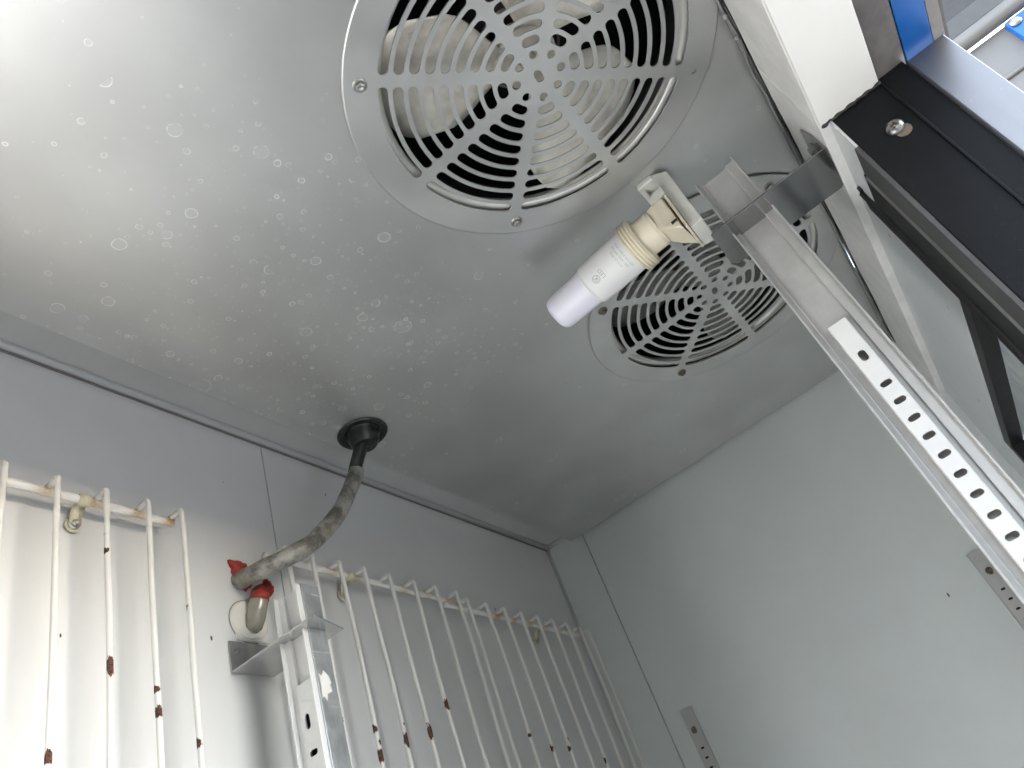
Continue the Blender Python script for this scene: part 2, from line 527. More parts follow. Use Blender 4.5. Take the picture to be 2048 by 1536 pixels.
# ------------------------------------------------------------------ evaporator panel with its two round openings
F1, F2 = (0.3525, 0.0278), (0.7015, 0.0295)
outline = [(-.499, -.1042), (1.0280, -.1042), (1.0140, .4265), (-.499, .4265)]
hr = .1215
evap = obj("evaporator_cover", sheet([outline, circle(*F1, hr, 64), circle(*F2, hr, 64)], lambda x, y: (x, y, 1.80)), 'panel',
           origin=(.25, .16, 1.80), solid=.0012, solid_off=0)
tag(evap, 'large grey sheet metal panel overhead, spotted with dried drop rings', 'panel')
obj("panel_flange", box((-.499, .4253, 1.8008), (1.0138, .4265, 1.8195)), 'ceil', evap)
for fx, fy in (F1, F2):
    ring = []
    for k in range(73):
        a = 2 * PI * k / 72
        ring.append((fx + .1195 * math.cos(a), fy + .1195 * math.sin(a), 1.8068))
    bm = bmesh.new()
    n = 12; rings = []
    for k in range(72):
        a = 2 * PI * k / 72
        rings.append([bm.verts.new((fx + (.1196 + .0052 * math.cos(t)) * math.cos(a), fy + (.1196 + .0052 * math.cos(t)) * math.sin(a), 1.8072 + .0052 * math.sin(t))) for t in [2 * PI * j / n for j in range(n)]])
    for k in range(72):
        A, B = rings[k], rings[(k + 1) % 72]
        for j in range(n):
            bm.faces.new((A[j], A[(j + 1) % n], B[(j + 1) % n], B[j]))
    obj("opening_lip", bm, 'lip', evap, smooth=True)
    obj("fan_throat", lathe((fx, fy, 1.809), (0, 0, 1), [(.1225, 0), (.1215, .012), (.121, .03)], 64), 'blackplastic', evap, smooth=True)
house = empty("evaporator_housing", (.4, .16, 1.80)); tag(house, 'dark evaporator housing behind the fan guards', 'housing')
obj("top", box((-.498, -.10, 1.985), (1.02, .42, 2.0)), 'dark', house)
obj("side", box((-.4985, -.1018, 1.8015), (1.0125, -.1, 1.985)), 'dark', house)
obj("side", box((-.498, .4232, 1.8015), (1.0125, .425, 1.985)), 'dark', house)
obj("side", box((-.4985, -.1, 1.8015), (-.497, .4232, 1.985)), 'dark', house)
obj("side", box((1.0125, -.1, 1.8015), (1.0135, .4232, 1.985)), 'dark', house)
for y in (-.05, .10):
    obj("strut", box((.02, y, 1.90), (1.0, y + .025, 1.905)), 'blackplastic', house)

# ------------------------------------------------------------------ fan guards
def sector_slot(cx, cy, r, w, a0, a1, half, n=9):
    """arc slot of width w at radius r between spokes at a0 and a1; half is half the spoke width"""
    rc = w / 2
    p0 = a0 + (half + rc) / r; p1 = a1 - (half + rc) / r
    if p1 < p0: p0 = p1 = (a0 + a1) / 2
    out = []
    for k in range(n):
        a = p0 + (p1 - p0) * k / (n - 1); out.append((cx + (r + rc) * math.cos(a), cy + (r + rc) * math.sin(a)))
    ex, ey = cx + r * math.cos(p1), cy + r * math.sin(p1)
    for k in range(1, 6):
        t = p1 + PI * k / 6; out.append((ex + rc * math.cos(t), ey + rc * math.sin(t)))
    for k in range(n):
        a = p1 + (p0 - p1) * k / (n - 1); out.append((cx + (r - rc) * math.cos(a), cy + (r - rc) * math.sin(a)))
    ex, ey = cx + r * math.cos(p0), cy + r * math.sin(p0)
    for k in range(1, 6):
        t = p0 + PI + PI * k / 6; out.append((ex + rc * math.cos(t), ey + rc * math.sin(t)))
    return out

def hex_screw_mesh(name):
    """washer head with a raised hexagon and a cross recess, pointing to -Z, top at z=0"""
    bm = lathe((0, 0, 0), (0, 0, -1), [(.0052, 0), (.0052, .0007), (.0046, .0011), (.0034, .0012)], 18)
    bm2 = lathe((0, 0, -.0011), (0, 0, -1), [(.0036, 0), (.0034, .0022), (.0026, .0027), (.0014, .0025), (.0, .0017)], 6)
    me = bpy.data.meshes.new(name)
    bm2.verts.index_update()
    base = len(bm.verts)
    vm = [bm.verts.new(v.co) for v in bm2.verts]
    for f in bm2.faces: bm.faces.new([vm[v.index] for v in f.verts])
    bm2.free()
    bmesh.ops.recalc_face_normals(bm, faces=bm.faces[:])
    bm.to_mesh(me); bm.free()
    return me

ME_SCREW = hex_screw_mesh("screw"); ME_SCREW.materials.append(M['screw'])
ME_SCREW_R = hex_screw_mesh("screw_rusty"); ME_SCREW_R.materials.append(M['rusty'])

def screw(parent, loc, rot=(0, 0, 0), rusty=False, s=1.0, name="screw"):
    o = bpy.data.objects.new(name, ME_SCREW_R if rusty else ME_SCREW)
    C.objects.link(o)
    o.parent = parent
    o.location = Vector(loc) - world_loc(parent)
    o.rotation_euler = rot
    o.scale = (s, s, s)
    return o

def fan_guard(c, label, R, screws, holes):
    cx, cy = c
    loops = [circle(cx, cy, R, 96)]
    for k in range(8):
        a = math.radians(22.5 + 45 * k)
        loops.append(circle(cx + .0177 * math.cos(a), cy + .0177 * math.sin(a), .0034, 14))
        a0, a1 = math.radians(45 * k), math.radians(45 * k + 45)
        for j in range(9):
            loops.append(sector_slot(cx, cy, .0283 + .0109 * j, .0076, a0, a1, .0043))
    sl = slot_loop(0, 0, .0108, .0062, 6)
    ca, sa = math.cos(.1), math.sin(.1)
    loops.append([(cx + x * ca - y * sa, cy + x * sa + y * ca) for x, y in sl])
    for a in holes:
        loops.append(circle(cx + .131 * math.cos(math.radians(a)), cy + .131 * math.sin(math.radians(a)), .0024, 12))
    g = obj("fan_guard", sheet(loops, lambda x, y: (x, y, 1.7978)), 'guard', origin=(cx, cy, 1.7978), solid=.0013, solid_off=0)
    obj("rim", lathe((cx, cy, 1.7985), (0, 0, -1), [(R - .0004, .0), (R + .0006, .0002), (R + .0008, .0007), (R + .0004, .0013), (R - .0006, .00145)], 96), 'guard', g, smooth=True)
    tag(g, label, 'fan guard', 'round slotted fan guards on the overhead panel')
    for a, rusty in screws:
        screw(g, (cx + .131 * math.cos(math.radians(a)), cy + .131 * math.sin(math.radians(a)), 1.7971), (0, 0, a), rusty)
    return g

fan_guard(F1, 'silver round fan guard nearer the top edge, cut off by the frame, pale screws', .1425, ((134, False), (44, False), (-134, False)), (-45,))
fan_guard(F2, 'round fan guard partly behind the light bulb and the upright channel, rusty screws', .1435, ((132, True), (43, True), (-131, False)), ())

# ------------------------------------------------------------------ fans behind the guards
def blade_bm():
    bm = bmesh.new()
    nr, na = 9, 15
    grid = []
    for i in range(nr):
        t = i / (nr - 1)
        row = []
        for j in range(na):
            s = -1 + 2 * j / (na - 1)
            rmax = .116 * (1 - .24 * abs(s) ** 5) + (.004 if s > 0 else 0) * s
            r = .016 + (rmax - .016) * t
            half = math.radians(30 + 14 * math.sin(PI * min(1, t * .62)) ) * (1 - .10 * t ** 6)
            ang = s * half
            x, y = r * math.cos(ang), r * math.sin(ang)
            z = -.34 * y * (.45 + .55 * t) + .004 * (1 - (2 * t - 1) ** 2) - .010 * (s * s) * t * .4
            row.append(bm.verts.new((x, y, z)))
        grid.append(row)
    for i in range(nr - 1):
        for j in range(na - 1):
            bm.faces.new((grid[i][j], grid[i + 1][j], grid[i + 1][j + 1], grid[i][j + 1]))
    return bm

blade_mesh = None
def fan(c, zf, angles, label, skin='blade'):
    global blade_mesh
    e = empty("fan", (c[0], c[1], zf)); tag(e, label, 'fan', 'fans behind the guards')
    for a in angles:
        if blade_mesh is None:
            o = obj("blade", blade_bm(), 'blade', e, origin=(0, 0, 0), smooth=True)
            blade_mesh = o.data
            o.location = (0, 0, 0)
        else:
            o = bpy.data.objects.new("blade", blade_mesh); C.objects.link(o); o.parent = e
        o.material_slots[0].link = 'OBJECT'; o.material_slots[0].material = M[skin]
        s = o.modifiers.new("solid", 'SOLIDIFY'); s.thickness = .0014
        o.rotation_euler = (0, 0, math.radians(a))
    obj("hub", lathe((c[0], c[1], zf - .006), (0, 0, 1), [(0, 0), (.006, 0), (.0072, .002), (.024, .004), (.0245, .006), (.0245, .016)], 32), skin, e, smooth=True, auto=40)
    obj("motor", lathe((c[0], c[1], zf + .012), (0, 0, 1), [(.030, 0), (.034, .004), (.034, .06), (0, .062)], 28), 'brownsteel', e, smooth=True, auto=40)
    return e
fan1 = fan(F1, 1.826, (123, -3, -126), 'three bladed fan with dusty blades coloured pale as if warmly lit, behind the nearer guard')
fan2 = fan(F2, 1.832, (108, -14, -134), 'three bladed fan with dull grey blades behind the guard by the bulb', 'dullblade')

def text_pts(body, size):
    """flat text as (verts, faces) centred on the origin"""
    cu = bpy.data.curves.new("text", 'FONT')
    cu.body = body; cu.size = size; cu.align_x = 'CENTER'; cu.align_y = 'CENTER'; cu.resolution_u = 3
    o = bpy.data.objects.new("text", cu); C.objects.link(o)
    dg = bpy.context.evaluated_depsgraph_get()
    me = bpy.data.meshes.new_from_object(o.evaluated_get(dg))
    vs = [(v.co.x, v.co.y) for v in me.vertices]; fs = [tuple(p.vertices) for p in me.polygons]
    bpy.data.objects.remove(o); bpy.data.curves.remove(cu); bpy.data.meshes.remove(me)
    return vs, fs

def add_text(bm, body, size, fn):
    vs, fs = text_pts(body, size)
    vv = [bm.verts.new(fn(x, y)) for x, y in vs]
    for f in fs:
        try: bm.faces.new([vv[i] for i in f])
        except ValueError: pass
# ------------------------------------------------------------------ front header, mullion, window
hd = empty("door_header", (.25, -.13, 1.70)); tag(hd, 'pale header box over the open doorway, grey inner face and bright white underside', 'header')
obj("inner_face", box((-.5, -.150, 1.6995), (.4745, -.1045, 1.80)), 'header', hd, bevel=.0008)
obj("inner_face", box((.4755, -.1255, 1.6995), (XR - .0005, -.1045, 1.80)), 'header', hd, bevel=.0008)
obj("underside_cover", box((-.5, -.1515, 1.6965), (.4738, -.1052, 1.6995)), 'white', hd, bevel=.0008)
obj("front_skin", box((-.5, -.1995, 1.8401), (1.06, -.19, 2.0005)), 'brownsteel', hd)
obj("front_skin", box((.4770, -.1995, 1.7030), (1.06, -.19, 1.8400)), 'brownsteel', hd)
obj("outer_skin", box((-.5, -.2, 1.703), (.4745, -.1505, 1.84)), 'brownsteel', hd)
# crumpled flange and dark joint between panel and header
bm = bmesh.new(); prev = None
for k in range(140):
    x = -.48 + 1.50 * k / 139
    wv = .0012 * math.sin(x * 41) + .0016 * math.sin(x * 93 + 1) * (1 if .38 < x < .52 else .3)
    row = [bm.verts.new(p) for p in ((x, -.1016, 1.7985), (x, -.1016 + wv * .3, 1.7950), (x, -.1014 + wv * .6, 1.7915 + wv), (x, -.1016 + wv * .4, 1.7885 + wv))]
    if prev:
        for j in range(3): bm.faces.new((prev[j], row[j], row[j + 1], prev[j + 1]))
    prev = row
obj("crumpled_flange", bm, 'flange', hd, smooth=True, solid=.0006)
bm = bmesh.new(); pts = []; rad = []
for k in range(160):
    x = -.48 + 1.50 * k / 159
    pts.append((x, -.1041 + .0003 * math.sin(x * 71), 1.7865 + .0012 * math.sin(x * 41) + .0005 * random.uniform(-1, 1)))
    rad.append(.0006 + .0005 * max(0, math.sin(x * 37)) + .0003 * random.random())
add_tube(bm, pts, rad, 6)
obj("dark_joint", bm, 'gasket', hd, smooth=True)
for x, z in ((.4385, 1.7875), (.4175, 1.789)):
    bm = bmesh.new(); bmesh.ops.create_icosphere(bm, subdivisions=2, radius=.0022, matrix=Matrix.Translation((x, -.101, z)))
    for v in bm.verts: v.co += Vector([random.uniform(-.0004, .0004) for _ in range(3)])
    obj("sealant_lump", bm, 'screw', hd, smooth=True)

wf = empty("window_frame", (.78, -.12, 1.4)); tag(wf, 'fixed side window with black inner frame, spotted pale panel above and fogged glass', 'window')
def wall_piece(name, lo, hi, m, bev=.0006): return obj(name, box(lo, hi), m, wf, bevel=bev)
wall_piece("pale_panel", (.4756, -.127, 1.5820), (XR - .0006, -.1118, 1.6990), 'frameface')
wall_piece("side_panel", (.9360, -.127, .2), (XR - .0006, -.1122, 1.5815), 'frameface')
wall_piece("top_rail", (.5637, -.1262, 1.5690), (.9355, -.1125, 1.5818), 'gasket')
wall_piece("side_rail", (.9220, -.1262, .2), (.9358, -.1126, 1.5688), 'gasket')
wall_piece("glass", (.5637, -.1345, .2), (.9359, -.1285, 1.582), 'glass', .0)

ml = empty("door_mullion", (.50, -.14, .2)); tag(ml, 'black upright door mullion with one rusty cross head screw', 'mullion')
obj("jamb", box((.4748, -.1517, .2), (.5555, -.1136, 1.6962)), 'black', ml, bevel=.0006)
obj("inner_strip", box((.4752, -.1134, .2), (.5068, -.1104, 1.6640)), 'greyrubber', ml)
obj("bead", tube([(.5095, -.1115, .2), (.5095, -.1115, 1.662)], .0026, 8), 'flange', ml, smooth=True)
bm = bmesh.new(); pts = []; rad = []
for k in range(60):
    z = 1.688 - .5 * k / 59
    pts.append((.5585 + .0004 * random.uniform(-1, 1), -.1112, z)); rad.append(.0046 if k > 1 else .003)
add_tube(bm, pts, rad, 8)
for dx in (-.0035, .0, .004):
    add_tube(bm, [(.5585 + dx, -.1112, 1.687), (.5575 + dx * 1.8, -.1105, 1.6945 - abs(dx))], [.0016, .0004], 5)
obj("gasket", bm, 'gasket', ml, smooth=True)
obj("gasket_strip", box((.5120, -.1133, .2), (.5545, -.1108, 1.668)), 'gasket', ml)
obj("edge_return", box((.4746, -.1712, .2), (.4765, -.1521, 1.7010)), 'black', ml, bevel=.0004)
obj("edge_return", box((.4735, -.1530, .2), (.4748, -.1510, 1.6985)), 'black', ml, bevel=.0004)
# black sealant bead where jamb meets the white underside
bm = bmesh.new(); pts = []; rad = []
for k in range(30):
    y = -.1062 - .0455 * k / 29
    pts.append((.4738 + .0006 * math.sin(k * 1.3) + random.uniform(-.0003, .0003), y, 1.6962)); rad.append(.0012 + .0005 * math.sin(k * .9 + 1) + .0003 * random.random())
add_tube(bm, pts, rad, 7)
obj("sealant_bead", bm, 'soot', ml, smooth=True)
# countersunk cross-head screw, axis along -X
bm = lathe((.4748, -.1371, 1.6576), (-1, 0, 0), [(.0062, 0), (.0060, .0012), (.0044, .0030), (.0022, .0036), (0, .0037)], 24)
hs = obj("screw_head", bm, 'steel', ml, smooth=True); hs['label'] = 'raised cross head screw with a rusty recess'
bm = bmesh.new()
for k in range(2):
    m4 = Matrix.Translation((.4708, -.1371, 1.6576)) @ Matrix.Rotation(.5 + k * PI / 2, 4, 'X')
    bmesh.ops.create_cube(bm, size=1, matrix=m4 @ Matrix.Diagonal((.0016, .0060, .0014, 1)))
obj("cross_recess", bm, 'rusty', hs)
bm = lathe((.47478, -.1395, 1.6515), (-1, 0, 0), [(.0052, 0), (.0050, .0001), (0, .0001)], 18)
obj("rust_stain", bm, 'rusty', ml)

tr = empty("edge_trim", (.4735, -.185, .2)); tag(tr, 'polished steel trim strip along the outer edge of the black mullion', 'trim')
obj("face", box((.4722, -.1990, .2), (.4742, -.1722, 1.6952)), 'steel', tr, bevel=.0008)
obj("fold", tube([(.4738, -.1722, .2), (.4738, -.1722, 1.6948)], .0014, 8), 'steel', tr, smooth=True)

tag(obj("fascia_strip", box((-.6, -.1735, 1.7000), (.60, -.1525, 1.703)), 'brownsteel', bevel=.0004), 'stained brown steel strip under the door fascia, beside the blue band', 'fascia strip')
tag(obj("blue_band", box((-.6, -.1937, 1.6992), (.60, -.1740, 1.7025)), 'blue', bevel=.0004), 'scuffed bright blue band running along the door fascia', 'blue band')
gs = obj("outer_fascia", box((-.6, -.2025, 1.6998), (.60, -.1942, 1.704)), 'greystrip', bevel=.0004); tag(gs, 'narrow grey fascia edge outside the blue band', 'fascia')
obj("outer_edge", box((-.6, -.2052, 1.701), (.60, -.2030, 1.709)), 'darkpanel', gs)

# ------------------------------------------------------------------ things outside, seen past the fascia
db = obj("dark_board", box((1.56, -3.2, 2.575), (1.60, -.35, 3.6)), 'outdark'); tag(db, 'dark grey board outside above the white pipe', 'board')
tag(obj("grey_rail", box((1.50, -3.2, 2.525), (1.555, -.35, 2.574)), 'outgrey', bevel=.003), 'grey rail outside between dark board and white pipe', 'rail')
tag(obj("white_pipe", tube([(1.50, -.45, 2.500), (1.50, -3.2, 2.52)], .019, 14), 'shadedwhite', smooth=True), 'white painted pipe outside, running above the blue sign', 'pipe')
wb = obj("white_board", box((1.515, -3.2, 1.4), (1.55, -.40, 2.484)), 'shadedwhite', bevel=.003); tag(wb, 'white outdoor wall board behind the steel trim', 'board')
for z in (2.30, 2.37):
    obj("ridge", tube([(1.513, -.42, z), (1.513, -3.1, z + .01)], .006, 8), 'shadedwhite', wb, smooth=True)
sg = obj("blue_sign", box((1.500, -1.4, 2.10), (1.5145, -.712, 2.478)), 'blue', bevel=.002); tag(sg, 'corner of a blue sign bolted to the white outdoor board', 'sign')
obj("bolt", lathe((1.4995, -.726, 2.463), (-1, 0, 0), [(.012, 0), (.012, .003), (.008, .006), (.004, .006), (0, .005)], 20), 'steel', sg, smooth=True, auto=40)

# ------------------------------------------------------------------ upright channels with slotted strips
def ladder_slots(yc, z0, pitch, n, w, h):
    return [(z0 - pitch * k, slot_loop(yc, z0 - pitch * k, w, h)) for k in range(n)]

def channel(name_, x, y0, ya, yb, y1, lipd, top, bottom, m, parent, flange=None):
    """hat channel open towards -X: web plane at x, step lines at ya and yb, outer lips at y0 and y1"""
    prof = [(x - lipd, y0), (x, y0), (x, ya), (x + .003, ya), (x + .003, yb), (x, yb), (x, y1), (x - lipd, y1)]
    bm = bmesh.new()
    cols = [[bm.verts.new((px, py, z)) for px, py in prof] for z in (bottom, top)]
    for k in range(len(prof) - 1):
        bm.faces.new((cols[0][k], cols[0][k + 1], cols[1][k + 1], cols[1][k]))
    return obj(name_, bm, m, parent, solid=.0014, solid_off=0, bevel=.0003)

P1 = empty("support_channel", (.5214, -.033, .2)); tag(P1, 'long dull aluminium channel with a white slotted strip, passing the second fan', 'channel')
channel("channel", .5214, -.0508, -.0434, -.0190, -.0150, .0052, 1.7665, .2, 'alu', P1)
holes = [(1.5505, slot_loop(-.0322, 1.5505, .0052, .0090))] + ladder_slots(-.0322, 1.5252, .01465, 62, .0080, .0043)
bm = slotted(-.0386, -.0254, .2, 1.5825, holes, lambda y, z: (.5165, y, z))
st = obj("slotted_strip", bm, 'strip', P1, solid=.0012, solid_off=0, bevel=.0003)
obj("strip_edge", box((.5168, -.0390, .2), (.5243, -.0380, 1.5825)), 'strip', P1, bevel=.0004)
obj("strip_edge", box((.5168, -.0260, .2), (.5243, -.0250, 1.5825)), 'strip', P1, bevel=.0004)

def bracket(label, lo, hi, zt, foot, sgn, bolt, parent_loc):
    e = empty("mounting_bracket", parent_loc); tag(e, label, 'bracket', 'bent steel brackets holding the channels')
    return e
B1 = bracket('stainless bracket coloured for a dark reflection, on the front header, carrying the upright channel top', None, None, None, None, None, None, (.525, -.10, 1.70))
pl = [(.4998, -.1030), (.4998, -.0030), (.5020, -.0008), (.5470, -.0008), (.5528, -.0060), (.5528, -.1030)]
obj("plate", sheet([pl], lambda x, y: (x, y, 1.7005)), 'darkreflection', B1, solid=.0014, solid_off=0, bevel=.0003)
ft = [(.5025, 1.7012), (.5530, 1.7012), (.5530, 1.7440), (.5170, 1.7440), (.5060, 1.7250)]
obj("foot", sheet([ft], lambda x, z: (x, -.1034, z)), 'darkreflection', B1, solid=.0014, solid_off=0)
screw(B1, (.5290, -.1026, 1.7290), (PI / 2, 0, 0), False, 1.15, "bolt")

P2 = empty("rear_channel", (.415, .413, .2)); tag(P2, 'shorter scratched galvanised channel on the back wall beside the wire guard', 'channel')
channel("channel", .4150, .4030, .4047, .4215, .4278, .0046, 1.6012, .2, 'strip', P2)
obj("galvanised_face", box((.4152, .4012, .2), (.4330, .4026, 1.6020)), 'galv', P2, bevel=.0003)
holes = [(1.4985, slot_loop(.4145, 1.4985, .0046, .0110))] + ladder_slots(.4135, 1.4765, .01465, 60, .0080, .0043)
obj("slotted_strip", slotted(.4047, .4205, .2, 1.5265, holes, lambda y, z: (.4128, y, z)), 'strip', P2, solid=.0012, solid_off=0, bevel=.0003)
obj("strip_edge", box((.4131, .4043, .2), (.4180, .4051, 1.5265)), 'strip', P2, bevel=.0002)
obj("strip_edge", box((.4131, .4201, .2), (.4180, .4209, 1.5265)), 'strip', P2, bevel=.0002)
obj("strip_shade_backing", box((.4172, .4052, .2), (.4177, .4200, 1.5260)), 'gasket', P2)  # black sheet stands in for the shade inside the hollow strip
bm = bmesh.new()
ring_pts = [(.4170, 1.528), (.4195, 1.5262), (.4222, 1.5305), (.4262, 1.5270), (.4283, 1.5215), (.4262, 1.5196), (.4275, 1.5150), (.4222, 1.5128), (.4210, 1.5075), (.4188, 1.5110), (.4168, 1.5092), (.4174, 1.5180)]
vs = [bm.verts.new((x, .4008, z)) for x, z in ring_pts]; bm.faces.new(vs)
obj("paint_patch", bm, 'white', P2, solid=.0004)

B2 = bracket('bright stainless bracket on the back wall under the pipe stub', None, None, None, None, None, None, (.425, .477, 1.564))
pl = [(.4045, .4770), (.4045, .3860), (.4060, .3840), (.4460, .3950), (.4460, .4770)]
obj("plate", sheet([pl], lambda x, y: (x, y, 1.5640)), 'bracket', B2, solid=.0012, solid_off=0, bevel=.0003)
ft = [(.4045, 1.5648), (.4460, 1.5648), (.4460, 1.5905), (.4045, 1.5905)]
obj("foot", sheet([ft, circle(.4115, 1.5818, .0022, 14)], lambda x, z: (x, .4768, z)), 'bracket', B2, solid=.0012, solid_off=0, bevel=.0003)
obj("bolt_end", lathe((.4115, .4765, 1.5818), (0, -1, 0), [(.002, 0), (.0021, .0014), (.0014, .0020), (0, .0020)], 14), 'steel', B2, smooth=True)

# ------------------------------------------------------------------ slotted standards on the side wall
def standard(y0, y1, top, pitch, first, label):
    yc = (y0 + y1) / 2
    e = empty("shelf_standard", (XR, yc, .2)); tag(e, label, 'shelf standard', 'slotted standards on the side wall')
    w = y1 - y0
    obj("face", slotted(yc - w * .30, yc + w * .30, .2, top, ladder_slots(yc, first, pitch, 60, .0050, .0026), lambda y, z: (XR - .0040, y, z)), 'standard', e, solid=.0010, solid_off=0, bevel=.0002)
    obj("slot_shade_backing", box((XR - .0016, yc - w * .28, .2), (XR - .0004, yc + w * .28, top - .002)), 'gasket', e)  # black sheet painted in as the shade behind the slots
    for ya, yb, xa, xb in ((yc - w * .30, yc - w * .36, .0040, .0004), (yc + w * .30, yc + w * .36, .0040, .0004)):
        bm = bmesh.new()
        v = [bm.verts.new(p) for p in ((XR - xa, ya, .2), (XR - xb, yb, .2), (XR - xb, yb, top), (XR - xa, ya, top))]; bm.faces.new(v)
        obj("side", bm, 'standard', e, solid=.0009, solid_off=0)
    for s in (-1, 1):
        ya, yb = sorted((yc + s * w * .36, yc + s * w * .5))
        obj("flange", box((XR - .0014, ya, .2), (XR - .0003, yb, top - .001)), 'side', e, bevel=.0003)
    screw(e, (XR - .0045, yc - .0005, first + .0225), (0, PI / 2, .4), True, .85)
    return e
standard(.3650, .3905, 1.5180, .0118, 1.4690, 'slotted grey shelf standard on the side wall near the corner seam')
standard(-.0345, -.0090, 1.5195, .0118, 1.4715, 'slotted grey shelf standard on the side wall half hidden by the aluminium channel')

# ------------------------------------------------------------------ wire guards on the back wall
def attr_tube(pts, rads, n, marks, name, parent, stain_marks=()):
    bm = bmesh.new()
    lay = bm.verts.layers.float.new("rust"); lay2 = bm.verts.layers.float.new("stain")
    lay = bm.verts.layers.float["rust"]
    rings = add_tube(bm, pts, rads, n)
    for ring, p in zip(rings, pts):
        p = Vector(p)
        for k, v in enumerate(ring):
            for (c, ln, amt) in marks:
                d = abs(p.z - c) / ln if isinstance(c, float) else (p - Vector(c)).length / ln
                v[lay] = max(v[lay], amt * 1.08 * max(0, 1.30 - d) * (.62 + .38 * math.cos(2 * PI * k / n - c * 900 if isinstance(c, float) else 0)) if d < 1.3 else 0)
            for (c, ln, amt) in stain_marks:
                d = (p - Vector(c)).length / ln
                v[lay2] = max(v[lay2], amt * max(0, 1 - d))
    return obj(name, bm, 'wire', parent, smooth=True)

def wire_guard(label, xs, x0, x1, zr0, zr1, chips, clips, seed, hooklen=.0155, dirty=.7):
    rnd = random.Random(seed)
    yr, yw = .4620, .4470
    e = empty("wire_guard", ((x0 + x1) / 2, yr, zr0)); tag(e, label, 'wire guard', 'white wire guards on the back wall')
    zat = lambda x: zr0 + (zr1 - zr0) * (x - x0) / (x1 - x0)
    pts = [(x0 + (x1 - x0) * k / 60, yr, zat(x0 + (x1 - x0) * k / 60)) for k in range(61)]
    st = [((x, yr, zat(x)), rnd.uniform(.007, .014), rnd.uniform(.8, 1.6) * dirty) for x in xs if rnd.random() < .85]
    attr_tube(pts, .0031, 12, [((x1 - .0006, yr, zat(x1)), .002, .35)], "rail", e, st)
    for i, x in enumerate(xs):
        zt = zat(x) + .0030
        lean = rnd.uniform(-.0015, .0015)
        kink = rnd.uniform(1.54, 1.63)
        pts = [(x + .0004, yr, zt)]
        for k in range(1, 4): pts.append((x + .0004, yr - (yr - yw - .003) * k / 3, zt))
        for k in range(1, 6):
            a = PI / 2 * k / 5; pts.append((x, yw + .003 - .003 * math.sin(a), zt - .003 + .003 * math.cos(a)))
        z = zt - .004
        while z > 1.40:
            dx = lean * (zt - z) / .1 if z > kink else lean * (zt - kink) / .1 - lean * .6 * (kink - z) / .1
            pts.append((x + dx, yw + .0006 * math.sin(z * 30 + i), z)); z -= .0022
        pts.append((pts[-1][0], yw, .9))
        mk = [(float(c), ln, amt) for (w, c, ln, amt) in chips if w == i]
        for _ in range(rnd.choice((0, 1, 1, 2))):
            mk.append((rnd.uniform(1.47, 1.60), rnd.uniform(.001, .0025), rnd.uniform(.28, .40)))
        attr_tube(pts, .00215, 8, mk, "wire", e, [((x, yr, zt), rnd.uniform(.004, .008), rnd.uniform(.5, 1.0) * dirty)])
    for x in clips:
        z = zat(x)
        pts = []
        for k in range(9):
            a = PI * (1.05 - k / 8 * 1.1)
            pts.append((math.cos(a), math.sin(a)))
        bm = bmesh.new(); prev = None
        prof = [(yr - .0044 * math.cos(t), z + .0044 * math.sin(t)) for t in [-.9 + 2.6 * k / 8 for k in range(9)]]
        prof = [(yr + .010, z - .0100 - .004)] + [(yr + .0092, z - .006)] + [(yr - .0042 * math.sin(t), z - .0042 * math.cos(t)) for t in [-1.2 + 4.0 * k / 10 for k in range(11)]]
        for y, zz in prof:
            row = [bm.verts.new((x - .0045, y, zz)), bm.verts.new((x + .0045, y, zz))]
            if prev: bm.faces.new((prev[0], prev[1], row[1], row[0]))
            prev = row
        c = obj("clip", bm, 'clip', e, solid=.0010, smooth=True)
        tabm = lathe((x, yr + .0135, z - .0135), (0, -1, 0), [(.0062, 0), (.0062, .0012), (0, .0012)], 20)
        obj("tab", tabm, 'clip', c)
        screw(c, (x, yr + .0118, z - .0135), (-PI / 2, 0, 0), False, .85)
    return e
# wire number, height, length, strength of each chip
chipsA = [(2, 1.6385, .0014, .55), (2, 1.6170, .0030, .75), (3, 1.6420, .0014, .5), (3, 1.6285, .0032, .85), (3, 1.5430, .0090, .80),
          (4, 1.5305, .0040, .8), (4, 1.5155, .0058, .85), (5, 1.5950, .0045, .8), (2, 1.4870, .006, .8), (2, 1.5270, .004, .50), (5, 1.4960, .006, .75)]
wire_guard('rust chipped white wire guard by itself, left of the drain hose and red sealant', [.1790, .2140, .2495, .2850, .3185, .3475], .13, .3505, 1.6785, 1.6785, chipsA, [.2770], 3)
chipsB = [(1, 1.5175, .0120, .85), (2, 1.5100, .0050, .85), (2, 1.4990, .0050, .85), (3, 1.5140, .0030, .6), (3, 1.5010, .0090, .85), (4, 1.5090, .0090, .85), (5, 1.5360, .0080, .85), (2, 1.4880, .008, .8)]
wire_guard('middle white wire guard, between the galvanised channel and the far corner guard', [.4525, .4830, .5180, .5510, .5870, .6240, .6600, .6970], .4400, .7040, 1.6680, 1.6660, chipsB, [.5450], 5)
chipsC = [(1, 1.5090, .0040, .6), (2, 1.4960, .0060, .7), (3, 1.5060, .0050, .8), (3, 1.4960, .0050, .7), (5, 1.4830, .0060, .85)]
wire_guard('white wire guard in the far corner, ending at the side wall', [.7135, .7508, .7880, .8240, .8610, .8970, .9340, .9670, .9920], .6900, .9990, 1.6600, 1.6600, chipsC, [.8890], 9, dirty=.8)

